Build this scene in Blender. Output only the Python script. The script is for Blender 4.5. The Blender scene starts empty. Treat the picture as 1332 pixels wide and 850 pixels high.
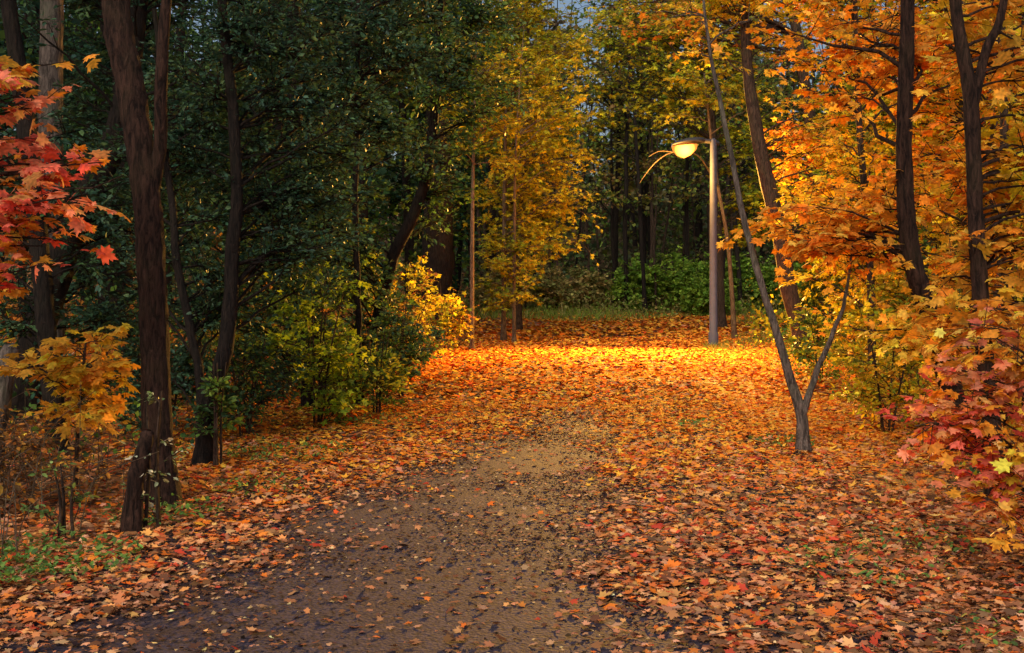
import bpy, math, numpy as np
from mathutils import Vector
rng=np.random.default_rng(11)
scene=bpy.context.scene
A=np.array
# ------------------------------------------------------------------ helpers
def nrm(v):
    return v/np.maximum(np.linalg.norm(v,axis=-1,keepdims=True),1e-9)
def fnoise(x,y,s=1.0,o=0.0):
    x=x*s+o; y=y*s-o*1.7
    return (np.sin(x*1.3+1.7*np.sin(y*.9+o))+np.sin(y*1.7+1.3*np.sin(x*1.1))+.6*np.sin(x*3.1+y*2.3)+.5*np.sin(x*-2.7+y*4.1+1))/3.1
def make_mesh(name,V,F,mat,col=None,smooth=False,parent=None):
    me=bpy.data.meshes.new(name)
    V=np.ascontiguousarray(V,dtype=np.float32); F=np.ascontiguousarray(F,dtype=np.int32); k=F.shape[1]
    me.vertices.add(len(V)); me.vertices.foreach_set('co',V.ravel())
    me.loops.add(F.size); me.loops.foreach_set('vertex_index',F.ravel())
    me.polygons.add(len(F)); me.polygons.foreach_set('loop_start',np.arange(0,F.size,k,dtype=np.int32))
    me.update(calc_edges=True)
    if smooth: me.polygons.foreach_set('use_smooth',np.ones(len(F),dtype=bool))
    if col is not None:
        a=me.color_attributes.new('Col','FLOAT_COLOR','POINT')
        c=np.ones((len(V),4),dtype=np.float32); c[:,:3]=col; a.data.foreach_set('color',c.ravel())
    me.materials.append(mat)
    ob=bpy.data.objects.new(name,me); scene.collection.objects.link(ob)
    if parent: ob.parent=parent
    return ob
def empty(name,loc):
    e=bpy.data.objects.new(name,None); e.location=loc; e.empty_display_size=.3
    scene.collection.objects.link(e); return e
# ------------------------------------------------------------------ materials
def newmat(name):
    m=bpy.data.materials.new(name); m.use_nodes=True; nt=m.node_tree; nt.nodes.clear()
    out=nt.nodes.new('ShaderNodeOutputMaterial'); return m,nt,out
def N(nt,t,**kw):
    n=nt.nodes.new(t)
    for k,v in kw.items():
        if k in n.inputs: n.inputs[k].default_value=v
        else: setattr(n,k,v)
    return n
def leaf_mat(name,trans=.35,rough=.55,simple=False):
    m,nt,out=newmat(name)
    at=N(nt,'ShaderNodeAttribute',attribute_name='Col'); csock=at.outputs['Color']
    if simple:
        p=N(nt,'ShaderNodeBsdfDiffuse')
        nt.links.new(csock,p.inputs['Color'])
    else:
        geo=N(nt,'ShaderNodeNewGeometry')
        no=N(nt,'ShaderNodeTexNoise',Scale=45.0,Detail=0.0); nt.links.new(geo.outputs['Position'],no.inputs['Vector'])
        mr=N(nt,'ShaderNodeMapRange'); mr.inputs[1].default_value=.3; mr.inputs[2].default_value=.7; mr.inputs[3].default_value=.75; mr.inputs[4].default_value=1.2
        nt.links.new(no.outputs[0],mr.inputs[0])
        mx=N(nt,'ShaderNodeVectorMath',operation='SCALE'); nt.links.new(csock,mx.inputs[0]); nt.links.new(mr.outputs[0],mx.inputs['Scale']); csock=mx.outputs[0]
        p=N(nt,'ShaderNodeBsdfPrincipled',Roughness=rough); p.inputs['Specular IOR Level'].default_value=.25
        nt.links.new(csock,p.inputs['Base Color'])
    if trans>0:
        t=N(nt,'ShaderNodeBsdfTranslucent'); nt.links.new(csock,t.inputs['Color'])
        ms=N(nt,'ShaderNodeMixShader',Fac=trans); nt.links.new(p.outputs[0],ms.inputs[1]); nt.links.new(t.outputs[0],ms.inputs[2])
        nt.links.new(ms.outputs[0],out.inputs[0])
    else: nt.links.new(p.outputs[0],out.inputs[0])
    return m
def bark_mat(name,c1,c2,sc=1.0):
    m,nt,out=newmat(name)
    tc=N(nt,'ShaderNodeTexCoord'); mp=N(nt,'ShaderNodeMapping'); mp.inputs['Scale'].default_value=(34*sc,34*sc,7*sc)
    nt.links.new(tc.outputs['Object'],mp.inputs[0])
    n1=N(nt,'ShaderNodeTexNoise',Scale=1.0,Detail=7.0,Roughness=.7,Distortion=.6); nt.links.new(mp.outputs[0],n1.inputs['Vector'])
    n2=N(nt,'ShaderNodeTexNoise',Scale=3.2,Detail=4.0); nt.links.new(tc.outputs['Object'],n2.inputs['Vector'])
    r=N(nt,'ShaderNodeValToRGB'); r.color_ramp.elements[0].position=.40; r.color_ramp.elements[0].color=(*c1,1); r.color_ramp.elements[1].position=.62; r.color_ramp.elements[1].color=(*c2,1)
    nt.links.new(n1.outputs[0],r.inputs[0])
    mo=N(nt,'ShaderNodeMix',data_type='RGBA',blend_type='MIX'); r2=N(nt,'ShaderNodeMapRange'); r2.inputs[1].default_value=.5; r2.inputs[2].default_value=.75; r2.inputs[4].default_value=.45
    nt.links.new(n2.outputs[0],r2.inputs[0]); nt.links.new(r2.outputs[0],mo.inputs['Factor'])
    nt.links.new(r.outputs[0],mo.inputs[6]); mo.inputs[7].default_value=(c2[0]*.8,c2[1]*1.15,c2[2]*.8,1)
    p=N(nt,'ShaderNodeBsdfPrincipled',Roughness=.9); p.inputs['Specular IOR Level'].default_value=.2
    nt.links.new(mo.outputs[2],p.inputs['Base Color'])
    b=N(nt,'ShaderNodeBump',Strength=1.0,Distance=.05); nt.links.new(n1.outputs[0],b.inputs['Height']); nt.links.new(b.outputs[0],p.inputs['Normal'])
    nt.links.new(p.outputs[0],out.inputs[0]); return m
LEAF=leaf_mat('maple_leaf',.45); LEAFG=leaf_mat('green_leaf',.3,.55); LITTER=leaf_mat('fallen_leaf',0,.6,True); GRASS=leaf_mat('grass_blade',.25,.6,True)
LEAFFAR=leaf_mat('far_leaf',.35,.6,True); LITFAR=leaf_mat('far_fallen_leaf',0,.6,True)
BDARK=bark_mat('bark_dark_brown',(.008,.004,.003),(.066,.034,.024))
BGREY=bark_mat('bark_grey',(.05,.042,.038),(.20,.165,.145))
BTAN=bark_mat('bark_tan',(.07,.045,.03),(.24,.17,.11))
BBLK=bark_mat('bark_wet_dark',(.006,.005,.005),(.028,.02,.016))
BMID=bark_mat('bark_brown',(.02,.014,.011),(.10,.065,.046))
# ------------------------------------------------------------------ leaf templates
def fan(right,base,center,cup=.35):
    pts=[base]+right+[(-x,y) for x,y in right[::-1] if x>0]
    P=[center]+pts; V=A([(x,y,-cup*x*x-.12*(y-.3)**2) for x,y in P],float)
    n=len(pts); F=A([(0,1+i,1+(i+1)%n) for i in range(n)]); return V,F
MAPLE=fan([(.05,-.02),(.38,-.10),(.30,.12),(.60,.34),(.43,.41),(.46,.62),(.18,.50),(.23,.74),(.11,.72),(0,1.0)],(0,.04),(0,.3))
MAPLO=fan([(.36,-.06),(.26,.16),(.56,.46),(.17,.50),(0,1.0)],(0,.05),(0,.3))
OVAL=(A([(0,0,0),(.24,.3,.05),(.2,.7,.04),(0,1,-.03),(-.2,.7,.04),(-.24,.3,.05)],float),A([(0,1,2),(0,2,3),(0,3,4),(0,4,5)]))
KITE=(A([(0,0,0),(.42,.45,.1),(0,1,0),(-.42,.45,.1)],float),A([(0,1,2),(0,2,3)]))
BLADE=(A([(-.03,0,0),(.03,0,0),(.02,.55,.06),(0,1,.25),(-.02,.55,.06)],float),A([(0,1,2),(0,2,4),(4,2,3)]))
def leaves(tmpl,pos,fwd,up,size,col):
    TV,TF=tmpl; n=len(pos)
    f=nrm(fwd); r=nrm(np.cross(f,up)); u=np.cross(r,f)
    s=size[:,None,None]
    w=1+.15*rng.normal(size=(n,1,1)); cup=rng.uniform(.2,2.2,(n,1,1))
    V=pos[:,None,:]+s*(TV[None,:,0:1]*w*r[:,None,:]+TV[None,:,1:2]*f[:,None,:]+TV[None,:,2:3]*cup*u[:,None,:])
    F=(TF[None]+(np.arange(n)*len(TV))[:,None,None]).reshape(-1,3)
    C=np.repeat(col,len(TV),axis=0)
    return V.reshape(-1,3),F,C
def merge(parts):
    Vs=[];Fs=[];Cs=[];o=0
    for p in parts:
        Vs.append(p[0]);Fs.append(p[1]+o);o+=len(p[0])
        if len(p)>2: Cs.append(p[2])
    return np.concatenate(Vs),np.concatenate(Fs),(np.concatenate(Cs) if Cs else None)
def pick(pal,n,idx=None,mixp=.35,bj=.18):
    P=A(pal,float)
    i=rng.integers(0,len(P),n)
    if idx is not None: i=np.where(rng.random(n)<mixp,i,idx%len(P))
    c=P[i]*np.exp(rng.normal(0,bj,(n,1)))*np.exp(rng.normal(0,.06,(n,3)))
    return np.clip(c,0,.88)
# ------------------------------------------------------------------ tubes
def spline(P,n):
    P=A(P,float); m=len(P)
    E=np.vstack([2*P[0]-P[1],P,2*P[-1]-P[-2]]); t=np.linspace(0,m-1-1e-6,n); i=t.astype(int); u=(t-i)[:,None]
    a,b,c,d=E[i],E[i+1],E[i+2],E[i+3]
    return .5*((2*b)+(-a+c)*u+(2*a-5*b+4*c-d)*u*u+(-a+3*b-3*c+d)*u**3)
def tube(P,R,k=6,rough=0.0):
    n=len(P); t=nrm(np.gradient(P,axis=0)); ref=np.tile(A([.35,.93,.1]),(n,1))
    u=nrm(np.cross(t,ref)); v=np.cross(t,u); a=np.arange(k)*2*math.pi/k
    Rr=R[:,None]*(1+rough*rng.normal(size=(n,k)))
    V=P[:,None,:]+Rr[:,:,None]*(np.cos(a)[None,:,None]*u[:,None,:]+np.sin(a)[None,:,None]*v[:,None,:])
    i=np.arange(n-1)[:,None]*k; j=np.arange(k)[None,:]; j2=(j+1)%k
    F=np.stack([i+j,i+j2,i+k+j2,i+k+j],-1).reshape(-1,4)
    return V.reshape(-1,3),F
def twigtubes(S,D,L,r):
    n=len(S); side=nrm(np.cross(D,A([.2,.3,1.]))); up=np.cross(side,D)
    a=np.arange(3)*2*math.pi/3
    off=np.cos(a)[None,:,None]*side[:,None,:]+np.sin(a)[None,:,None]*up[:,None,:]
    M=S+D*(L*.5)[:,None]+A([0,0,1.])*(L*.04)[:,None]; E=S+D*L[:,None]
    V=np.stack([S[:,None,:]+off*r,M[:,None,:]+off*r*.7,E[:,None,:]+off*r*.3],1).reshape(-1,3)
    j=np.arange(3); j2=(j+1)%3
    b=np.concatenate([np.stack([j,j2,j2+3,j+3],1),np.stack([j+3,j2+3,j2+6,j+6],1)])
    F=(b[None]+(np.arange(n)*9)[:,None,None]).reshape(-1,4)
    return V,F
class Tree:
    def __init__(s,name,bark=BDARK,leaf=LEAF,part='trunk'):
        s.name=name;s.bark=bark;s.leaf=leaf;s.W=[];s.L=[];s.curves=[];s.part=part
    def stem(s,P,k=10,n=30,rough=.05,flare=True,wob=.0):
        C=spline(P,n)
        if wob: 
            w=np.cumsum(rng.normal(0,wob,(n,3)),0); w[:,2]=0; C[:,:3]+=w-w[0]
        if flare and len(C)>6:
            z=C[:,2]; C[:,3]*=1+.75*np.exp(-np.maximum(z-z[0],0)/.16)
        s.W.append(tube(C[:,:3],np.maximum(C[:,3],.002),k,rough)); s.curves.append(C); return s
    def crown(s,c,rad,limbs,twigs,nl,size,pal,twl=.45,tmpl=MAPLO,cur=0,lr=.02,t0=.35,rise=.5,droop=.35,flat=.35,shell=.35):
        c=A(c,float);rad=A(rad,float);C=s.curves[cur]; SS=[];DD=[];LL=[];ci=[]
        for i in range(limbs):
            d=nrm(rng.normal(size=3)); tgt=c+rad*d*(shell+(1-shell)*rng.random())
            j=np.argmin(np.abs(C[:,2]-tgt[2])); hd=np.hypot(*(tgt[:2]-C[j,:2]))
            zs=tgt[2]-hd*rise*rng.uniform(.3,1.3); j=np.argmin(np.abs(C[:,2]-zs)); st=C[j,:3]
            D=tgt-st; ds=np.linalg.norm(D)
            mid=(st+tgt)/2+A([0,0,.12*ds])+rng.normal(0,.07*ds,3)
            t=np.linspace(0,1,8)[:,None]; P=(1-t)**2*st+2*t*(1-t)*mid+t*t*tgt; P[1:-1]+=rng.normal(0,.015*ds,(6,3))
            r0=min(lr*(.4+.35*ds),C[j,3]*.6+.002); R=np.linspace(r0,.0035,8)
            s.W.append(tube(P,R,5))
            tt=t0+(1-t0)*rng.random(twigs)**.8; x=tt*7; i0=np.minimum(x.astype(int),6); f=(x-i0)[:,None]
            B=P[i0]*(1-f)+P[i0+1]*f; tan=nrm(P[i0+1]-P[i0])
            rd=rng.normal(size=(twigs,3)); rd[:,2]*=.45; dd=nrm(nrm(rd)+tan*.7+A([0,0,.05]))
            SS.append(B);DD.append(dd);LL.append(twl*rng.uniform(.45,1.25,twigs)); ci.append(np.full(twigs,rng.integers(0,99))+ (rng.random(twigs)<.3)*1)
        S=np.concatenate(SS);D=np.concatenate(DD);L=np.concatenate(LL);ci=np.concatenate(ci)
        s.W.append(twigtubes(S,D,L,max(.0035,.006*twl/.45)))
        T=len(S); m=T*nl; S=np.repeat(S,nl,0);D=np.repeat(D,nl,0);L=np.repeat(L,nl);ci=np.repeat(ci,nl)
        u=.15+.88*rng.random(m); side=nrm(np.cross(D,A([0,0,1.])))*np.where(rng.random(m)<.5,-1,1)[:,None]
        pos=S+D*(L*u)[:,None]+A([0,0,1.])*(L*.06*(1-u))[:,None]+rng.normal(0,.12*size,(m,3))
        fw=nrm(D*.7+side*rng.uniform(.2,1.2,(m,1))+rng.normal(0,.3,(m,3))-A([0,0,droop]))
        up=A([0,0,1.])+rng.normal(0,flat,(m,3))
        sz=size*np.clip(rng.normal(1,.25,m),.4,1.6)
        s.L.append(leaves(tmpl,pos+side*(size*.25),fw,up,sz,pick(pal,m,ci))); return s
    def done(s):
        b=s.curves[0][0,:3].copy() if s.curves else A([0,0,0.])
        e=empty(s.name,b)
        V,F,_=merge(s.W); make_mesh(s.part,V-b,F,s.bark,smooth=True,parent=e)
        if s.L:
            V,F,C=merge(s.L); make_mesh('leaves',V-b,F,s.leaf,C,parent=e)
        return e
# ------------------------------------------------------------------ terrain
PC=A([(-.7,-25),(-.5,0),(-.3,5),(.1,10),(1.0,20),(2.1,28),(3.6,36),(5.4,42),(8.6,46.5),(13,49.5),(22,52),(45,54),(90,52)],float)
PCs=spline(PC,260)
def pdist(x,y):
    sh=x.shape; x=x.ravel();y=y.ravel(); o=np.empty(len(x))
    for i in range(0,len(x),20000):
        o[i:i+20000]=np.sqrt(((x[i:i+20000,None]-PCs[None,:,0])**2+(y[i:i+20000,None]-PCs[None,:,1])**2).min(1))
    return o.reshape(sh)
def H(x,y):
    x=np.asarray(x,float);y=np.asarray(y,float)
    e=np.clip(pdist(x,y)-2.5,0,None); k=np.clip(e/1.5,0,1); k=k*k*(3-2*k)
    h=k*(.05+.05*fnoise(x,y,.9)+.03*fnoise(x,y,2.3,4))+.035*np.clip(e-1,0,12)
    h+=np.clip(y-60,0,110)*.12+np.clip(-x-18,0,100)*.10+np.clip(x-30,0,100)*.10
    return h
def axis(lo,hi,c,n,p=2.6):
    t=np.linspace(-1,1,n); a=np.sign(t)*np.abs(t)**p
    return np.where(a<0,c+(c-lo)*a,c+(hi-c)*a)
gx=axis(-420,420,0,260); gy=axis(-120,520,9,280)
X,Y=np.meshgrid(gx,gy); Z=H(X,Y); n1=len(gx)
V=np.stack([X,Y,Z],-1).reshape(-1,3); i=np.arange(len(gy)-1)[:,None]*n1; j=np.arange(n1-1)[None,:]
F=np.stack([i+j,i+j+1,i+j+1+n1,i+j+n1],-1).reshape(-1,4)
m,nt,out=newmat('leaf_litter_soil')
tc=N(nt,'ShaderNodeNewGeometry'); vo=N(nt,'ShaderNodeTexVoronoi',Scale=22.0); nt.links.new(tc.outputs['Position'],vo.inputs['Vector'])
sp=N(nt,'ShaderNodeSeparateColor'); nt.links.new(vo.outputs['Color'],sp.inputs[0])
r=N(nt,'ShaderNodeValToRGB'); cr=r.color_ramp
cr.elements[0].color=(.05,.025,.015,1); cr.elements[1].color=(.50,.20,.05,1)
e=cr.elements.new(.3); e.color=(.12,.055,.025,1); e=cr.elements.new(.6); e.color=(.34,.13,.03,1)
nt.links.new(sp.outputs[0],r.inputs[0])
p=N(nt,'ShaderNodeBsdfPrincipled',Roughness=.85); nt.links.new(r.outputs[0],p.inputs['Base Color'])
b=N(nt,'ShaderNodeBump',Strength=.5,Distance=.02); nt.links.new(vo.outputs['Distance'],b.inputs['Height']); nt.links.new(b.outputs[0],p.inputs['Normal'])
nt.links.new(p.outputs[0],out.inputs[0])
make_mesh('ground',V,F,m,smooth=True)
# path ribbon
C=spline(PC,420); t=nrm(np.gradient(C,axis=0)); nr=np.stack([t[:,1],-t[:,0]],1)
ws=np.linspace(-1,1,13); wv=2.15+.12*fnoise(C[:,1],C[:,1]*0,1.1)
Pt=C[:,None,:]+nr[:,None,:]*(ws[None,:]*wv[:,None])[:,:,None]
z=H(Pt[...,0],Pt[...,1])+.012+.02*(1-ws[None,:]**2)
V=np.concatenate([Pt,z[...,None]],-1).reshape(-1,3); i=np.arange(len(C)-1)[:,None]*13; j=np.arange(12)[None,:]
F=np.stack([i+j,i+j+1,i+j+14,i+j+13],-1).reshape(-1,4)
m,nt,out=newmat('worn_asphalt')
g=N(nt,'ShaderNodeNewGeometry')
n1_=N(nt,'ShaderNodeTexNoise',Scale=2.2,Detail=7.0,Roughness=.75); n2_=N(nt,'ShaderNodeTexNoise',Scale=30.0,Detail=5.0,Roughness=.75); v_=N(nt,'ShaderNodeTexVoronoi',Scale=55.0)
for q in (n1_,n2_,v_): nt.links.new(g.outputs['Position'],q.inputs['Vector'])
r=N(nt,'ShaderNodeValToRGB'); r.color_ramp.elements[0].position=.36; r.color_ramp.elements[0].color=(.012,.010,.014,1); r.color_ramp.elements[1].position=.70; r.color_ramp.elements[1].color=(.088,.066,.096,1)
nt.links.new(n2_.outputs[0],r.inputs[0])
r2=N(nt,'ShaderNodeValToRGB'); r2.color_ramp.elements[0].position=.52; r2.color_ramp.elements[0].color=(0,0,0,1); r2.color_ramp.elements[1].position=.62; r2.color_ramp.elements[1].color=(.6,.6,.6,1)
nt.links.new(n1_.outputs[0],r2.inputs[0])
mx=N(nt,'ShaderNodeMix',data_type='RGBA'); nt.links.new(r2.outputs[0],mx.inputs['Factor']); nt.links.new(r.outputs[0],mx.inputs[6]); mx.inputs[7].default_value=(.045,.026,.024,1)
p=N(nt,'ShaderNodeBsdfPrincipled',Roughness=.8); p.inputs['Specular IOR Level'].default_value=.25; nt.links.new(mx.outputs[2],p.inputs['Base Color'])
ad=N(nt,'ShaderNodeMath',operation='ADD'); nt.links.new(n2_.outputs[0],ad.inputs[0]); nt.links.new(v_.outputs['Distance'],ad.inputs[1])
b=N(nt,'ShaderNodeBump',Strength=.6,Distance=.006); nt.links.new(ad.outputs[0],b.inputs['Height']); nt.links.new(b.outputs[0],p.inputs['Normal'])
nt.links.new(p.outputs[0],out.inputs[0])
make_mesh('path',V,F,m,smooth=True)
# ------------------------------------------------------------------ fallen leaves
BY=[-5,3,5,7.2,10.2,13,16,20,26]; BL=[-2.3,-2.2,-2.1,-1.6,-.55,.15,.7,1.1,2.0]; BR=[1.0,.7,.6,.6,.88,1.12,1.2,1.3,2.0]
def bare(x,y):
    l=np.interp(y,BY,BL)+.35*fnoise(x,y,1.9)+.2*fnoise(x,y,6); r=np.interp(y,BY,BR)+.25*fnoise(x,y,2.1,3)+.15*fnoise(x,y,7)
    k=np.clip((x-l)/.8+.2,0,1)*np.clip((r-x)/.5+.2,0,1)
    return k*np.clip((17-y)/7,0,1)
def scatter(y0,y1,dens,wide=3.0,xl=None):
    a=(y1-y0); w1=.5*y1+wide; n=int(dens*a*2*w1); y=rng.uniform(y0,y1,n); x=rng.uniform(-w1,w1,n)
    k=np.abs(x)<.5*y+wide; x,y=x[k],y[k]
    if xl: k=(x>xl[0])&(x<xl[1]); x,y=x[k],y[k]
    return x,y
FP_M=[(.80,.26,.025),(.82,.34,.04),(.78,.20,.02),(.82,.42,.05),(.74,.28,.05),(.58,.09,.02),(.60,.20,.03),(.82,.46,.06)]
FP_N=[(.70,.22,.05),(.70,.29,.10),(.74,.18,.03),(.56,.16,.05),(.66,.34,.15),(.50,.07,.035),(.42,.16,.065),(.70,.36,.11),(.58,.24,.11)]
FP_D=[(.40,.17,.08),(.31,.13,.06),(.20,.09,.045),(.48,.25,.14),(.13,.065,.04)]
def lay(x,y,size,tm,dark,tilt=.28,zo=.02):
    n=len(x); th=rng.uniform(0,2*math.pi,n); fw=np.stack([np.cos(th),np.sin(th),rng.normal(0,tilt*.6,n)],1)
    up=np.stack([rng.normal(0,tilt,n),rng.normal(0,tilt,n),np.ones(n)],1)
    z=H(x,y)+.034+rng.random(n)*zo
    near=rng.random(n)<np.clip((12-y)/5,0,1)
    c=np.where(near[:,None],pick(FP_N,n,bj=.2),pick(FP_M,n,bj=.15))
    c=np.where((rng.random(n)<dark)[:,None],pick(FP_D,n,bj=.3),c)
    sz=size*np.clip(rng.normal(1,.36,n),.35,1.9)
    up[rng.random(n)<.3]*=-1
    return leaves(tm,np.stack([x,y,z],1),fw,up,sz,c)
parts=[];far=[]
for (y0,y1,de,si,tm) in [(2.5,8,980,.045,MAPLE),(8,15,680,.054,MAPLO),(15,32,280,.08,KITE),(32,60,80,.14,KITE)]:
    x,y=scatter(y0,y1,de,2.6)
    pd=pdist(x,y); ba=bare(x,y)
    k=(1-.90*ba)*np.where(pd<3.6,1,.75)
    k*=np.clip(.88+.35*fnoise(x,y,.8,2)+.25*fnoise(x,y,3.1,8),.2,1)
    k*=np.where((x<-3)&(y<14),.75,1)
    s_=rng.random(len(x))<k; x,y,pd,ba=x[s_],y[s_],pd[s_],ba[s_]
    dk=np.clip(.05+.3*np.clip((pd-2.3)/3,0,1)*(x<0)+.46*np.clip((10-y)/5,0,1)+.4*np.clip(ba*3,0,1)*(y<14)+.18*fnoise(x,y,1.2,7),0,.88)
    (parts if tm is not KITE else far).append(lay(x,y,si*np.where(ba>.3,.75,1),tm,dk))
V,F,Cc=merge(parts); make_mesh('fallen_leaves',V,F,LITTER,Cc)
V,F,Cc=merge(far); make_mesh('fallen_leaves',V,F,LITFAR,Cc)
x,y=scatter(2.5,18,1700,0,(-2.6,2.8)); k=rng.random(len(x))<np.clip(.3+.7*fnoise(x,y,1.5,5)+.6*(1-bare(x,y)),.08,1); x,y=x[k],y[k]; n=len(x)
th=rng.uniform(0,6.28,n)
Vd=leaves(KITE,np.stack([x,y,H(x,y)+.034+.006*rng.random(n)],1),np.stack([np.cos(th),np.sin(th),rng.normal(0,.15,n)],1),A([0,0,1.])+rng.normal(0,.25,(n,3)),rng.uniform(.007,.032,n),pick([(.30,.13,.06),(.2,.09,.045),(.08,.04,.03),(.05,.03,.02),(.03,.02,.016),(.12,.06,.035),(.05,.03,.03),(.5,.33,.15)],n,bj=.35))
make_mesh('leaf_debris',*Vd[:2],LITFAR,Vd[2])
# ------------------------------------------------------------------ palettes
OR=[(.84,.33,.03),(.86,.42,.045),(.82,.25,.02),(.87,.52,.08)]
PK=[(.78,.17,.11),(.84,.28,.15),(.85,.38,.12),(.70,.11,.07)]
YO=[(.85,.54,.05),(.85,.44,.05),(.82,.58,.05),(.84,.36,.04)]
YE=[(.72,.58,.03),(.80,.60,.03),(.58,.52,.03),(.82,.48,.03)]
YG=[(.30,.36,.03),(.44,.44,.03),(.20,.28,.03),(.56,.50,.03)]
GD=[(.033,.085,.052),(.05,.12,.063),(.042,.10,.067),(.07,.14,.056)]
GM=[(.07,.15,.035),(.10,.20,.04),(.14,.24,.035),(.045,.10,.035)]
BR_=[(.25,.11,.04),(.45,.19,.04),(.15,.09,.04),(.5,.28,.05)]
# ------------------------------------------------------------------ street lamp
def steel(name,c,rough,met):
    m,nt,out=newmat(name); g=N(nt,'ShaderNodeTexCoord'); no=N(nt,'ShaderNodeTexNoise',Scale=9.0,Detail=5.0); nt.links.new(g.outputs['Object'],no.inputs['Vector'])
    r=N(nt,'ShaderNodeValToRGB'); r.color_ramp.elements[0].color=(c[0]*.6,c[1]*.6,c[2]*.6,1); r.color_ramp.elements[1].color=(c[0]*1.2,c[1]*1.2,c[2]*1.2,1); nt.links.new(no.outputs[0],r.inputs[0])
    p=N(nt,'ShaderNodeBsdfPrincipled',Roughness=rough,Metallic=met); nt.links.new(r.outputs[0],p.inputs['Base Color']); nt.links.new(p.outputs[0],out.inputs[0]); return m
GALV=steel('weathered_steel',(.085,.09,.13),.7,.0); HEADM=steel('lamp_housing_paint',(.05,.05,.055),.7,.0)
LX,LY=4.82,27.6
lamp=empty('street_lamp',(LX,LY,0))
P=A([(0,0,-.1),(0,0,.35),(0,0,.36),(0,0,2.5),(0,0,4.95),(0,0,5.0)],float); V,F=tube(P,A([.125,.12,.1,.092,.078,.03]),16); make_mesh('pole',V,F,GALV,smooth=True,parent=lamp)
def loft(secs,k=14):
    V=[];n=len(secs)
    for (x,y,z,w,ht,hb) in secs:
        for a in range(k):
            an=2*math.pi*a/k; s_=math.sin(an); V.append((x,y+w*math.cos(an),z+(ht if s_>0 else hb)*s_))
    F=[(i*k+j,i*k+(j+1)%k,(i+1)*k+(j+1)%k,(i+1)*k+j) for i in range(n-1) for j in range(k)]
    return A(V,float),A(F)
V,F=loft([(.14,0,4.88,.01,.01,.01),(.135,0,4.88,.055,.055,.055),(-.1,0,4.93,.055,.055,.055),(-.3,0,4.95,.055,.055,.055)]); make_mesh('arm',V,F,HEADM,smooth=True,parent=lamp)
V,F=loft([(-.22,0,4.95,.02,.02,.02),(-.225,0,4.95,.08,.07,.06),(-.4,0,4.94,.13,.09,.06),(-.62,0,4.92,.18,.09,.05),(-.85,0,4.88,.17,.07,.04),(-.97,0,4.85,.1,.04,.03),(-1.0,0,4.84,.01,.01,.01)]); make_mesh('lamp_head',V,F,HEADM,smooth=True,parent=lamp)
m,nt,out=newmat('sodium_lens'); em=N(nt,'ShaderNodeEmission'); nt.links.new(em.outputs[0],out.inputs[0])
lw=N(nt,'ShaderNodeTexCoord'); gr=N(nt,'ShaderNodeVectorMath',operation='DISTANCE'); gr.inputs[1].default_value=(-.70,-.16,4.70); nt.links.new(lw.outputs['Object'],gr.inputs[0])
rp=N(nt,'ShaderNodeMapRange'); rp.inputs[1].default_value=.06; rp.inputs[2].default_value=.27; rp.inputs[3].default_value=14.0; rp.inputs[4].default_value=1.5; nt.links.new(gr.outputs['Value'],rp.inputs[0])
em.inputs[0].default_value=(1,.27,.035,1); nt.links.new(rp.outputs[0],em.inputs[1])
V,F=loft([(-.38,0,4.84,.01,.01,.01),(-.41,0,4.84,.12,.03,.11),(-.54,0,4.83,.18,.03,.23),(-.70,0,4.81,.20,.03,.29),(-.87,0,4.80,.17,.03,.22),(-.97,0,4.80,.09,.02,.10),(-1.0,0,4.80,.01,.01,.01)]); make_mesh('lens',V,F,m,smooth=True,parent=lamp)
LC=(1,.48,.08)
ld=bpy.data.lights.new('bulb','POINT'); ld.energy=640; ld.color=LC; ld.shadow_soft_size=.15
lo=bpy.data.objects.new('bulb',ld); lo.location=(-.95,-.25,4.35); lo.parent=lamp; scene.collection.objects.link(lo)
ls=bpy.data.lights.new('reflector_beam','SPOT'); ls.energy=26000; ls.color=LC; ls.shadow_soft_size=.2; ls.spot_size=math.radians(112); ls.spot_blend=1.0
lo=bpy.data.objects.new('reflector_beam',ls); lo.location=(-.72,-.1,4.42); lo.parent=lamp; scene.collection.objects.link(lo)
lo.rotation_euler=Vector((-3.0,-8.6,-4.5)).to_track_quat('-Z','Y').to_euler()
# ------------------------------------------------------------------ LEFT SIDE
t=Tree('maple_tree',BDARK)
t.stem([(-2.45,8.1,-.1,.115),(-2.49,8.1,.55,.105),(-2.52,8.1,1.41,.098),(-2.57,8.1,2.22,.098),(-2.71,8.15,3.03,.10),(-2.82,8.2,3.6,.095),(-3.0,8.4,5.5,.07),(-3.1,8.5,8,.02)],18,90,.04)
t.stem([(-2.56,8.1,2.05,.05),(-2.47,8.08,2.5,.047),(-2.43,8.0,3.03,.043),(-2.39,8.0,3.6,.036),(-2.2,8.0,5.5,.015)],9,24,.05,False)
t.crown((-3.2,8.6,6.4),(2.0,1.9,1.4),16,12,8,.12,OR+YG,.5); t.done()
t=Tree('broken_stump',BDARK,part='wood'); t.stem([(-2.37,7.2,-.1,.06),(-2.36,7.2,.3,.052),(-2.32,7.22,.5,.05),(-2.29,7.24,.62,.045),(-2.28,7.24,.66,.02)],9,16,.1); t.done()
t=Tree('wooden_post',BGREY,part='post'); t.stem([(-3.98,8.8,-.1,.075),(-3.93,8.8,.5,.072),(-3.84,8.8,1.02,.068),(-3.82,8.8,1.1,.05),(-3.82,8.8,1.11,.003)],8,14,.06,False); t.done()
t=Tree('birch_tree',BGREY); t.stem([(-5.6,14,-.1,.17),(-5.6,14,4,.14),(-5.56,14,9,.09),(-5.5,14,12,.03)],12,40); t.crown((-5.5,14,8),(2.2,2,3),18,12,8,.1,GM+YG,.5,OVAL); t.done()
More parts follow.
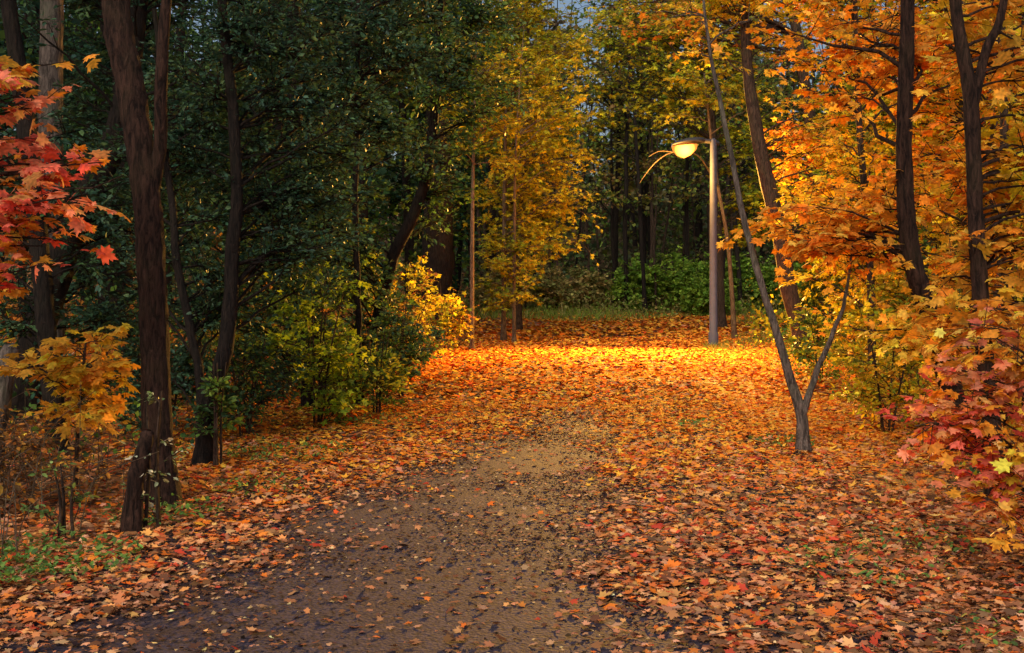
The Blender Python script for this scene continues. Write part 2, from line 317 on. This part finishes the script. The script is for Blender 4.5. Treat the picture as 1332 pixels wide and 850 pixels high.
t=Tree('dark_maple_tree',BBLK,LEAFG); t.stem([(-5.2,12,-.1,.2),(-4.95,12,1.0,.17),(-4.55,12,2.2,.15),(-4.1,12,3.2,.12),(-3.9,12.2,5,.08),(-3.8,12.2,8,.03)],12,40,.06)
t.crown((-4.1,12.2,4.0),(1.9,1.4,2.0),30,15,12,.07,GD,.45,OVAL); t.crown((-4.6,12.6,1.7),(1.2,1,1.2),16,12,12,.07,GD,.4,OVAL); t.done()
t=Tree('dark_maple_tree',BBLK,LEAFG); t.stem([(-4.0,10.2,-.1,.09),(-4.15,10.2,1.5,.085),(-4.3,10.2,3,.08),(-4.6,10.2,5,.05)],10,30,.05)
t.crown((-4.2,10.6,1.9),(1.1,1,1.5),18,14,12,.06,GD,.4,OVAL); t.done()
t=Tree('red_maple_tree',BDARK); t.stem([(-3.95,6.9,-.1,.08),(-3.9,6.9,1.5,.07),(-3.85,6.9,3,.055),(-3.8,7,5,.02)],10,24)
t.crown((-3.0,6.9,2.75),(.5,.4,.35),10,6,5,.09,OR+PK,.28,MAPLE,rise=.4)
t.crown((-2.85,6.9,2.2),(.58,.4,.32),12,6,5,.085,PK+OR[:1],.28,MAPLE,rise=.3)
t.crown((-3.0,6.9,1.75),(.42,.35,.3),12,6,4,.08,OR+PK,.25,MAPLE,rise=.2); t.done()
t=Tree('yellow_maple_sapling',BMID); t.stem([(-3.15,8.3,-.1,.018),(-3.12,8.3,.6,.014),(-3.05,8.25,1.15,.008)],6,12,.03,False)
t.crown((-3.12,8.2,.88),(.5,.35,.34),22,5,5,.08,YO,.24,MAPLE,lr=.01,rise=.4); t.done()
def bush_tree(name,stems,crowns,pal,size=.05,bark=BBLK,twl=.38,tm=OVAL,nl=13,leaf=LEAFG):
    t=Tree(name,bark,leaf)
    for st in stems: t.stem(st,9,26,.05,True,.008)
    for q,(c,r,l,tw) in enumerate(crowns): t.crown(c,r,l,tw,nl,size,pal,twl,tm,cur=q%len(stems),flat=.6,droop=.15)
    t.done()
bush_tree('buckthorn_tree',[
 [(-2.66,9.9,-.1,.085),(-2.62,9.9,.5,.075),(-2.48,9.95,1.04,.07),(-2.42,10,1.83,.06),(-2.40,10,2.82,.05),(-2.55,10.1,4.0,.04),(-2.6,10.2,6,.015)],
 [(-2.60,9.9,-.1,.05),(-2.66,10,.8,.04),(-2.9,10.1,2,.035),(-3.1,10.2,4,.02)]],
 [((-2.25,10.6,3.4),(1.15,1.0,1.4),44,20),((-2.95,10.5,2.3),(.75,.8,1.1),24,18),((-1.95,10.9,2.1),(.85,.8,.75),22,17),((-2.95,10.7,1.3),(.7,.6,.6),14,14),((-2.6,10.6,5.6),(2,1.6,1.3),18,14)],GD,.05)
bush_tree('buckthorn_tree',[
 [(-1.92,14.5,-.1,.05),(-1.95,14.5,1.2,.045),(-1.97,14.5,2.42,.04),(-1.9,14.5,4,.03),(-1.9,14.5,7,.015)],
 [(-2.5,14.2,-.1,.07),(-2.7,14.2,2,.06),(-2.9,14.2,4.5,.03)]],
 [((-1.7,14.5,4.4),(1.3,1.2,1.5),44,18),((-3.2,14.0,3.0),(1.4,1.2,1.6),40,18),((-1.7,14.8,6.6),(2,1.6,1.4),20,14),((-2.9,13.6,1.3),(1.2,.8,.8),22,15)],GD,.062)
bush_tree('elm_tree',[
 [(-2.3,18,-.1,.12),(-1.9,18,1.78,.10),(-1.35,18,3.2,.085),(-1.1,18,6,.05),(-1,18,9,.02)],
 [(-3.4,17.5,-.1,.16),(-3.3,17.5,3,.14),(-3.4,17.5,8,.06)]],
 [((-1.0,18,5.4),(1.3,1.3,1.9),44,17),((-3.2,17.5,4.6),(1.8,1.4,2.6),46,16),((-1.2,18.4,3.2),(.8,.8,.9),14,12),((-2.2,18,8.4),(2.5,1.5,1.5),16,14),((-3.0,17,1.8),(1.6,.9,1.2),26,14)],GD+GM[:2],.075,BBLK,.5)
bush_tree('elm_tree',[
 [(-1.95,29.5,-.1,.42),(-1.9,29.5,3,.38),(-1.9,29.5,7,.3),(-1.7,29.5,13,.1)]],
 [((-2.2,28.5,8.6),(3,2,3.5),54,16)],GM+GD,.12,BBLK,.7,leaf=LEAFFAR)
bush_tree('elm_tree',[[(-6.5,19,-.1,.2),(-6.4,19,4,.17),(-6.6,19,9,.08)]],[((-6.4,19,4.5),(2.4,1.6,3.8),60,16)],GD,.085,BBLK,.5,leaf=LEAFFAR)
bush_tree('elm_tree',[[(-5.0,24,-.1,.18),(-4.9,24,4,.15),(-4.8,24,10,.06)]],[((-4.6,24,4.8),(2.8,1.8,4.6),70,16)],GD,.10,BBLK,.6,leaf=LEAFFAR)
bush_tree('elm_tree',[[(-9.5,27,-.1,.22),(-9.4,27,4,.18),(-9.6,27,11,.06)]],[((-9.4,27,5),(3.4,2,5),56,16)],GD,.13,BBLK,.7,leaf=LEAFFAR)
def shrub(name,x,y,h,r,pal,size,tm=OVAL,limbs=16,tw=9,nl=8,bark=BMID,leaf=LEAFG,twl=.25,n=4):
    t=Tree(name,bark,leaf,'stems'); g=float(H(A([x]),A([y]))[0])
    for q in range(n):
        a=rng.uniform(0,6.28); d=r*rng.uniform(.2,.7)
        t.stem([(x+.05*math.cos(a),y+.05*math.sin(a),g-.05,.014),(x+d*.5*math.cos(a),y+d*.5*math.sin(a),g+h*.5,.010),(x+d*math.cos(a),y+d*math.sin(a),g+h*.95,.004)],5,10,.0,False)
    for q in range(n): t.crown((x,y,g+h*.5),(r,r,h*.5),max(2,limbs//n),tw,nl,size,pal,twl,tm,cur=q,lr=.008,rise=.6,flat=.6,droop=.15)
    t.done()
shrub('yellow_green_shrub',-2.15,12.6,1.7,.6,[(.30,.42,.03),(.42,.52,.03),(.20,.32,.03)],.07,MAPLO,30,9,7,twl=.38,leaf=LEAF)
shrub('yellow_green_shrub',-1.6,13.6,1.1,.5,GM+YG,.06,OVAL,22,9,8)
shrub('green_shrub',-2.7,11.6,1.1,.65,GM+GD,.05,OVAL,28,12,9)
shrub('green_shrub',-3.4,11.2,1.3,.7,GD,.055,OVAL,28,12,9)
shrub('green_shrub',-2.5,9.75,.95,.2,GM,.055,OVAL,10,8,8,twl=.15)
shrub('green_shrub',-1.55,15.6,1.4,.65,GD+GM,.055,OVAL,30,12,9)
shrub('green_shrub',-2.2,14.6,1.0,.7,GD+GM,.055,OVAL,26,12,9)
shrub('green_shrub',-4.4,13.4,1.6,.9,GD,.065,OVAL,28,12,9)
shrub('golden_shrub',-1.9,21.5,1.9,.8,YE[:3]+YG[:2]+BR_[:1],.09,MAPLO,22,8,6,leaf=LEAF,twl=.4)
shrub('golden_shrub',-1.5,24.5,1.6,.8,YG+YE[:1]+BR_[:2],.09,MAPLO,22,8,6,leaf=LEAF,twl=.4)
shrub('golden_shrub',-2.6,19.5,2.6,.8,YG+GM,.09,MAPLO,22,8,6,leaf=LEAF,twl=.4)
shrub('brown_shrub',-1.9,18.2,1.2,.8,BR_+GM,.085,MAPLO,28,9,7,leaf=LEAF)
shrub('brown_shrub',-2.7,16,1.2,.8,BR_+GM,.08,MAPLO,28,9,7,leaf=LEAF)
shrub('yellow_green_shrub',-3.6,15.5,2.4,.8,YE+GM,.075,MAPLO,24,9,6,leaf=LEAF,twl=.35)
shrub('brown_shrub',-4.6,20,2.4,1.2,BR_+GD,.1,MAPLO,24,9,7,leaf=LEAF)
shrub('pale_leaved_weed',-2.28,7.3,.95,.16,[(.35,.4,.25),(.5,.5,.35),(.15,.22,.08)],.04,OVAL,10,4,5,twl=.12,n=3)
shrub('pale_leaved_weed',-2.7,7.0,.5,.2,[(.2,.3,.08),(.12,.2,.05)],.04,OVAL,8,5,5,twl=.12,n=3)
t=Tree('dry_brush',BTAN,part='stems')
for q in range(150):
    x=rng.uniform(-4.4,-2.7); y=rng.uniform(6.4,9.2); h=rng.uniform(.3,1.0); a=rng.normal(0,.35,2)
    t.stem([(x,y,-.02,.005),(x+a[0]*.3,y+a[1]*.3,h*.6,.0035),(x+a[0],y+a[1],h*rng.uniform(.6,1),.0015)],4,7,0,False)
t.crown((-3.5,7.8,.4),(.9,.9,.35),34,8,4,.05,BR_,.25,OVAL,cur=0,lr=.006); t.done()
t=Tree('yellow_maple_tree',BTAN); t.stem([(-.9,26,-.1,.055),(-.9,26,2,.05),(-.88,26,4,.04),(-.8,26,7,.02)],8,24)
t.crown((-.5,26.3,5.6),(1.7,1.3,1.9),40,12,7,.10,YE[:3]+YG,.55); t.done()
t=Tree('yellow_maple_tree',BTAN); t.stem([(-.22,30,-.1,.07),(-.2,30,3,.06),(-.15,30,6.5,.04),(0,30,11,.015)],8,24)
t.crown((.7,30,4.3),(1.7,1.3,2.6),56,12,7,.105,YE[:3],.6); t.crown((.5,30.2,8),(2.4,1.6,2.2),50,12,7,.12,YE[:3]+YG,.6); t.done()
t=Tree('yellow_maple_tree',BTAN); t.stem([(.05,29,-.1,.05),(.06,29,2.5,.042),(.1,29,5,.03),(.3,29,8,.01)],8,24)
t.crown((.0,29,2.0),(1.2,1,1.3),26,11,7,.105,YE[:3]+YG,.5); t.crown((1.3,29.3,6.2),(1.3,1,1.6),28,11,7,.11,YE[:3]+YG[:2],.5); t.done()
t=Tree('yellow_maple_tree',BMID,LEAFFAR); t.stem([(.2,36,-.1,.12),(.3,36,4,.1),(.6,36,12,.03)],8,24)
t.crown((.5,36,6.5),(2.6,1.6,5.4),70,14,8,.14,YE[:3]+YG,.7); t.done()
# ------------------------------------------------------------------ RIGHT SIDE
t=Tree('leaning_sapling',BGREY)
t.stem([(2.69,10.6,-.1,.06),(2.64,10.6,.4,.05),(2.43,10.6,1.0,.038),(2.25,10.6,1.56,.033),(2.07,10.6,2.27,.028),(1.9,10.6,3.1,.023),(1.74,10.6,3.75,.016),(1.66,10.6,4.6,.007)],9,44,.03,True,.004)
t.stem([(2.66,10.6,.33,.036),(2.81,10.6,.79,.028),(2.93,10.6,1.1,.022),(3.04,10.6,1.45,.016),(3.1,10.6,2.0,.006)],8,24,.03,False,.004)
t.crown((2.0,10.7,3.9),(.7,.5,.5),6,5,3,.08,YO,.35); t.done()
t=Tree('maple_tree',BMID)
t.stem([(5.8,22.9,-.1,.19),(5.7,22.9,.7,.17),(5.5,22.9,1.4,.165),(5.3,22.9,2.6,.155),(4.95,22.9,4.1,.14),(4.7,22.9,5.6,.11),(4.6,22.9,7.1,.09),(4.4,23,10,.03)],12,44,.04)
t.crown((4.9,23,7.6),(2.4,1.6,2.0),40,12,7,.11,YG+YE+OR[:1],.55); t.crown((6.2,23,4.2),(1.5,1.2,1.4),24,12,7,.105,YE+OR,.5); t.done()
t=Tree('orange_maple_tree',BDARK)
t.stem([(3.99,10.2,-.1,.115),(3.94,10.2,.41,.10),(3.73,10.2,1.16,.09),(3.53,10.2,1.84,.082),(3.47,10.2,2.7,.072),(3.5,10.2,4.1,.06),(3.5,10.3,5.5,.04),(3.5,10.3,7.5,.015)],14,70,.04)
t.crown((3.0,10.8,2.1),(.85,.9,.45),22,8,6,.09,OR,.38,MAPLE,rise=.3)
t.crown((3.6,11.6,3.8),(1.3,1.0,.7),19,8,6,.09,OR,.45,MAPLE)
t.crown((3.4,9.8,1.2),(.5,.5,.3),11,6,5,.085,YO,.3,MAPLE,rise=.2)
t.crown((3.7,10.6,6.4),(1.9,1.8,1.0),12,9,6,.12,OR+YG,.5); t.done()
t=Tree('orange_maple_tree',BDARK)
t.stem([(3.2,7.6,-.1,.07),(3.16,7.6,.6,.062),(3.11,7.6,1.17,.056),(3.06,7.6,1.93,.052),(3.02,7.6,2.8,.048),(2.92,7.6,3.46,.036),(2.8,7.6,5,.015)],12,60,.04)
t.stem([(3.03,7.6,2.7,.035),(3.12,7.6,3.1,.030),(3.25,7.6,3.5,.026),(3.4,7.6,5,.01)],8,20,.04,False)
t.crown((3.55,7.9,2.3),(.65,.6,.55),22,6,5,.085,OR+YE,.32,MAPLE,rise=.2)
t.crown((3.4,7.9,3.2),(.7,.5,.4),12,6,5,.085,OR+YO,.32,MAPLE,rise=.2)
t.crown((3.3,7.9,1.75),(.55,.5,.3),12,6,5,.085,OR+YO,.3,MAPLE,rise=.2)
t.crown((3.3,7.9,4.6),(1.3,1.3,.8),8,8,5,.11,OR+YO,.45,MAPLE)
t.crown((3.2,7.7,1.25),(.55,.5,.32),14,6,5,.08,YO+OR,.3,MAPLE,rise=.2); t.done()
t=Tree('red_maple_sapling',BMID)
t.stem([(2.85,6.3,-.1,.02),(2.78,6.2,.5,.015),(2.7,6.1,1.2,.008)],6,14,.02,False)
t.stem([(2.9,6.4,-.1,.02),(2.95,6.3,.7,.014),(2.95,6.2,1.5,.006)],6,14,.02,False)
t.crown((2.42,6.3,.9),(.42,.4,.30),18,6,5,.066,PK+OR[:1],.24,MAPLE,lr=.01,rise=.3)
t.crown((2.6,6.0,.48),(.33,.4,.27),16,6,5,.064,YO+PK+OR,.22,MAPLE,lr=.01,rise=.2)
t.crown((2.75,6.2,1.2),(.38,.4,.3),12,6,5,.07,OR+PK[:3],.24,MAPLE,cur=1,lr=.01,rise=.2); t.done()
t=Tree('orange_maple_tree',BMID); t.stem([(5.2,12,-.1,.06),(5.15,12,2,.05),(5.1,12,4,.04),(5.0,12,7,.015)],9,26)
t.crown((4.9,12.2,2.2),(1.0,.9,1.2),28,9,7,.09,YO+OR,.42); t.crown((4.7,12.4,4.4),(1.5,1.1,.9),20,9,6,.09,OR+YE,.45); t.done()
t=Tree('orange_maple_tree',BMID,LEAFFAR); t.stem([(6.6,15.5,-.1,.07),(6.5,15.5,2,.06),(6.4,15.5,5,.045),(6.3,15.5,9,.015)],9,26)
t.crown((6.0,15.6,4.0),(1.6,1.0,1.8),44,11,7,.10,OR+YE,.5); t.done()
t=Tree('yellow_maple_tree',BMID); t.stem([(4.7,15,-.1,.06),(4.65,15,2,.05),(4.5,15,4,.04),(4.4,15,8,.015)],9,26)
t.crown((4.6,15.3,2.4),(1.4,1,1.6),32,10,7,.09,YO+YE,.45); t.crown((4.8,15.2,5.0),(2.0,1.2,1.3),22,10,7,.10,OR+YE,.5); t.done()
t=Tree('yellow_maple_tree',BMID,LEAFFAR); t.stem([(7.6,19,-.1,.12),(7.5,19,3,.1),(7.3,19,9,.03)],9,26)
t.crown((7.2,19,3.6),(2.2,1.5,2.8),54,11,7,.115,YE+YG+OR[:2],.55); t.crown((6.6,19.5,7),(2.6,1.5,1.6),28,11,7,.115,YG+OR,.55); t.done()
t=Tree('yellow_maple_tree',BMID,LEAFFAR); t.stem([(8.5,26,-.1,.14),(8.4,26,3,.12),(8.0,26,10,.03)],9,26)
t.crown((7.8,26,4),(2.4,1.5,3.4),54,12,8,.13,YE+YG,.6); t.crown((6.8,26,9),(3,1.8,2),34,12,8,.14,YE+YG,.65); t.done()
t=Tree('yellow_maple_tree',BMID,LEAFFAR); t.stem([(12.5,26,-.1,.2),(12.4,26,3,.17),(12.0,26,11,.03)],9,26)
t.crown((12,26,5),(3,2,5),56,12,8,.15,OR+YE,.6); t.done()
t=Tree('yellow_maple_tree',BMID,LEAFFAR)
t.stem([(6.9,38,-.1,.16),(6.7,38,5,.13),(6.2,38,13,.04)],9,30)
t.crown((5.2,38,9.3),(3.9,2,3.2),100,12,7,.14,YG+YE[:3],.8); t.crown((8.2,38,5),(2,1.6,3),34,12,8,.14,YG+YE[:1],.65); t.done()
# bare branch reaching out beside the lamp, from a tree behind it
t=Tree('bare_branched_tree',BTAN); t.stem([(5.9,30.5,-.1,.07),(5.7,30.4,2.5,.055),(5.3,30.2,4.6,.045),(5.0,30,7,.02)],8,24)
t.stem([(5.45,30.3,4.0,.03),(4.7,29.3,4.75,.02),(3.95,28.3,4.75,.015),(3.45,28,4.45,.012),(3.05,27.8,3.95,.005)],6,20,.05,False,.012)
t.stem([(3.95,28.3,4.75,.012),(3.6,28.1,4.75,.009),(3.3,28,4.6,.004)],5,10,.05,False,.01)
t.crown((5.2,30,6.6),(1.5,1.2,1.2),14,9,6,.11,YG+YE,.5); t.done()
shrub('yellow_green_shrub',4.6,13.2,1.7,.8,YG+YE,.07,OVAL,28,10,9)
shrub('yellow_green_shrub',3.9,12.0,1.2,.7,YE+YG,.06,OVAL,26,10,8)
shrub('yellow_green_shrub',5.4,16.5,2.0,1.0,YG+YE,.085,OVAL,28,10,9)
shrub('yellow_green_shrub',4.7,17.5,1.2,.7,YG+GM,.075,OVAL,20,9,8)
shrub('yellow_green_shrub',6.3,20.5,2.4,1.1,YG+YE,.1,OVAL,24,9,9)
shrub('green_shrub',7.4,28,2.2,1.3,GM+YG,.10,OVAL,28,10,9)
shrub('golden_shrub',4.4,10.4,1.0,.5,YO+OR,.08,MAPLO,18,8,7,leaf=LEAF)
shrub('golden_shrub',3.6,7.0,.7,.4,YO+GM,.07,MAPLO,14,6,6,leaf=LEAF)
shrub('green_shrub',2.75,5.1,.5,.25,GM,.05,OVAL,10,6,6)
shrub('brown_shrub',3.05,5.9,.6,.35,BR_,.05,OVAL,12,6,4)
for (bx,by,bh,br) in [(7.6,52.5,2.6,1.6),(9.8,53.5,2.9,1.8),(5.6,52,2.2,1.3),(12.5,55,2.6,1.8),(8.6,50.5,1.5,1.1),(15.5,56,3,1.9)]:
    shrub('green_bush',bx,by,bh,br,[(.22,.38,.05),(.30,.44,.06),(.15,.28,.045)],.15,KITE,50,12,11,leaf=LEAFFAR,twl=.7)
for (bx,by,bh,br) in [(1.6,50,1.8,1.3),(3.4,51.5,1.9,1.4),(-.6,48,1.8,1.2)]:
    shrub('brown_bush',bx,by,bh,br,[(.34,.29,.09),(.42,.32,.12),(.24,.27,.08)],.15,KITE,36,10,9,leaf=LEAFFAR,twl=.7)
t=Tree('orange_maple_tree',BMID); t.stem([(8.8,32,-.1,.22),(8.4,32,5,.18),(7.6,32,10,.12),(6.5,32,13,.04)],10,30)
t.crown((4.0,31,9.1),(3.2,1.8,1.0),30,11,7,.125,OR+YG,.6,rise=.1); t.done()
# ------------------------------------------------------------------ background woods
def woods(name,n,xr,yr,hr,pal,size,limbs,tw,nl,rr=(.08,.22),crz=(.55,.38),bark=BBLK):
    t=Tree(name,bark,LEAFFAR,'trunks'); q=0
    while q<n:
        x=rng.uniform(*xr); y=rng.uniform(*yr)
        if pdist(A([x]),A([y]))[0]<3.2: continue
        h=rng.uniform(*hr); r=rng.uniform(*rr); g=float(H(A([x]),A([y]))[0]); a=rng.normal(0,.07*h,2)
        t.stem([(x,y,g-.2,r),(x+a[0]*.3,y+a[1]*.3,g+h*.4,r*.8),(x+a[0],y+a[1],g+h,r*.15)],6,14,.03,True,.03)
        if limbs:
            t.crown((x+a[0]*.6,y+a[1]*.6,g+h*crz[0]),(h*.2,h*.2,h*crz[1]),limbs,tw,nl,size,pal,.9,KITE,cur=len(t.curves)-1,t0=.25,flat=.8)
        q+=1
    t.done()
FG=[(.13,.22,.045),(.20,.26,.05),(.28,.24,.05),(.12,.12,.05),(.24,.16,.06),(.5,.45,.06)]
FB=[(.10,.15,.06),(.13,.12,.06),(.17,.12,.07),(.09,.13,.065)]
woods('distant_trees',30,(-4,24),(50,64),(14,20),FG,.19,24,9,7,(.07,.15),crz=(.60,.40))
woods('distant_trees',60,(-34,44),(64,88),(15,23),FB+FG[:2],.28,21,9,8,(.1,.25),crz=(.5,.45))
woods('distant_trees',50,(-55,66),(88,125),(18,24),FB,.45,18,9,7,(.15,.3),crz=(.5,.47))
woods('distant_trees',26,(-22,-2.5),(30,52),(12,18),GD+GM,.2,30,9,8,(.1,.25),crz=(.5,.45))
woods('distant_trees',22,(-22,-8),(8,30),(10,16),GD+GM[:1],.14,26,9,8,(.08,.2))
woods('distant_trees',22,(11,32),(26,50),(11,17),YE+YG+OR,.19,30,9,8,(.1,.2),crz=(.5,.45))
woods('distant_trees',16,(9,24),(10,26),(9,14),YG+OR+YE,.14,24,9,8,(.08,.18),crz=(.5,.45))
woods('bare_trees',44,(-4,18),(50,72),(8,17),GM,.2,0,0,0,(.04,.11),bark=BMID)
def under(name,n,xr,yr,h,pal,size,skipd=3.0,cl=.35,p=1.2,base=.5,mask=None):
    x=rng.uniform(*xr,n); y=rng.uniform(*yr,n); k=pdist(x,y)>skipd
    if mask: k&=mask(x,y)
    x,y=x[k],y[k]; k=rng.random(len(x))<np.clip(base+.8*fnoise(x,y,cl,3),.08,1); x,y=x[k],y[k]; m=len(x)
    z=H(x,y)+rng.random(m)**p*h*np.clip(.65+.6*fnoise(x,y,.8,9),.2,1.4)
    L=leaves(KITE,np.stack([x,y,z],1),rng.normal(size=(m,3))+A([0,0,.2]),A([0,0,1.])+rng.normal(0,.6,(m,3)),size*rng.uniform(.5,1.4,m),pick(pal,m,(fnoise(x,y,.7,2)*4+8).astype(int),bj=.3))
    make_mesh(name,L[0],L[1],LEAFFAR,L[2])
under('undergrowth',30000,(-22,-2),(14,50),1.6,GD+GM+BR_,.12,3.8)
under('undergrowth',30000,(5,24),(14,48),1.6,YG+GM+YE,.11,3.6)
under('undergrowth',34000,(-9,-.8),(9.3,28),.75,GD+GM+BR_[:3]+GM,.055,2.2,cl=1.1,mask=lambda x,y:x<np.interp(y,[9,13,18,28],[-3.2,-2.2,-1.7,-1.0]))
under('undergrowth',20000,(3.3,9),(8.5,26),.6,YG+GM+BR_,.05,2.2,cl=1.1,mask=lambda x,y:x>np.interp(y,[8,10,23],[3.2,3.6,4.9]))
under('undergrowth',50000,(-20,40),(60,80),4.0,FB+FG[:2],.30,3.6,base=.8,p=.9)
under('thicket',60000,(-45,55),(78,100),9,FB,.5,3.6,base=.9,p=.9)
under('bushes',30000,(-2,24),(48,60),1.2,[(.20,.32,.05),(.24,.24,.08),(.30,.28,.09)],.13,2.9,cl=.6,base=.6)
def grass(name,n,xr,yr,h,pal,mask):
    x=rng.uniform(*xr,n); y=rng.uniform(*yr,n); k=mask(x,y); x,y=x[k],y[k]; m=len(x)
    fw=np.stack([rng.normal(0,.45,m),rng.normal(0,.45,m),np.ones(m)],1)
    th=rng.uniform(0,6.28,m); up=np.stack([np.cos(th),np.sin(th),0*th],1)
    hh=h*np.clip(.75+.5*fnoise(x,y,.6,5),.25,1.4)*rng.uniform(.5,1.2,m)
    L=leaves(BLADE,np.stack([x,y,H(x,y)-.02],1),fw,up,hh,pick(pal,m,bj=.25)); make_mesh(name,L[0],L[1],GRASS,L[2])
GP=[(.18,.30,.045),(.25,.36,.05),(.13,.20,.04),(.36,.32,.11)]
grass('grass',26000,(-4,22),(42,60),.5,GP,lambda x,y:(pdist(x,y)>2.3)&(y>41))
grass('grass',12000,(4.4,8),(17,32),.24,GP,lambda x,y:(pdist(x,y)>2.5)&(fnoise(x,y,.9,1)>-.2))
grass('grass',6000,(-4.5,-1.9),(5.5,11),.12,GP,lambda x,y:(pdist(x,y)>1.8)&(fnoise(x,y,1.5,1)>.25))
grass('grass',5000,(1.6,4.0),(4.5,9.5),.10,GP,lambda x,y:(fnoise(x,y,1.7,6)>.3))
def weeds(name,spots):
    P=[]
    for (cx,cy,r,n,s_) in spots:
        a=rng.uniform(0,6.28,n); d=r*np.sqrt(rng.random(n))*1.3; x=cx+d*np.cos(a); y=cy+d*np.sin(a); th=rng.uniform(0,6.28,n)
        fw=np.stack([np.cos(th),np.sin(th),rng.uniform(0,.9,n)],1)
        P.append(leaves(OVAL,np.stack([x,y,H(x,y)+.055+rng.random(n)*.06],1),fw,A([0,0,1.])+rng.normal(0,.3,(n,3)),s_*rng.uniform(.4,1.2,n),pick([(.10,.21,.045),(.15,.29,.055),(.08,.16,.04)],n)))
    V,F,C=merge(P); make_mesh(name,V,F,LEAFG,C)
weeds('ground_weeds',[(-2.55,6.3,.4,620,.045),(-2.95,6.0,.4,520,.045),(-2.3,7.6,.3,280,.045),(-2.0,10.3,.45,300,.05),(-1.9,8.6,.3,120,.045),(1.9,6.2,.35,170,.04),(2.4,6.8,.3,160,.04),(1.9,12.3,.12,60,.05),(2.2,4.9,.3,130,.04),(-2.9,5.2,.4,220,.045),(2.55,10.9,.25,120,.05),(-1.5,12.6,.4,140,.05)])
t=Tree('fallen_twigs',BTAN,part='sticks')
for q in range(90):
    y=rng.uniform(4.5,14); x=rng.uniform(-.5*y,.5*y); a=rng.uniform(0,6.28); l=rng.uniform(.12,.5); h=float(H(A([x]),A([y]))[0])+.045
    if -1.8<x<.5: continue
    t.stem([(x,y,h,.005),(x+l*.5*math.cos(a),y+l*.5*math.sin(a),h+.02,.004),(x+l*math.cos(a+.2),y+l*math.sin(a+.2),h+.01,.002)],4,6,0,False)
t.done()
# ------------------------------------------------------------------ light
EL,AZ=math.radians(38),math.radians(200)
w=bpy.data.worlds.new('World'); scene.world=w; w.use_nodes=True; nt=w.node_tree
bg=nt.nodes['Background']; sk=nt.nodes.new('ShaderNodeTexSky'); sk.sky_type='NISHITA'; sk.sun_disc=False
sk.sun_elevation=EL; sk.sun_rotation=AZ; sk.dust_density=5
nt.links.new(sk.outputs[0],bg.inputs[0]); bg.inputs[1].default_value=.118
sl=bpy.data.lights.new('sun','SUN'); sl.energy=1.35; sl.angle=math.radians(45); sl.color=(1,.85,.70)
so=bpy.data.objects.new('sun',sl); scene.collection.objects.link(so)
d=Vector((math.sin(AZ)*math.cos(EL),math.cos(AZ)*math.cos(EL),math.sin(EL)))
so.rotation_euler=d.to_track_quat('Z','Y').to_euler(); so.location=(0,-10,20)
# ------------------------------------------------------------------ camera
cd=bpy.data.cameras.new('camera'); cd.sensor_width=36; cd.lens=40.54; cd.shift_y=-.045; cd.clip_end=2000; cd.clip_start=.05
co=bpy.data.objects.new('camera',cd); co.location=(0,0,1.6); co.rotation_euler=(math.radians(90),0,0); scene.collection.objects.link(co); scene.camera=co
scene.view_settings.view_transform='Standard'; scene.view_settings.look='None'; scene.view_settings.exposure=0
print('TRIS',sum(len(o.data.polygons) for o in bpy.data.objects if o.type=='MESH'))
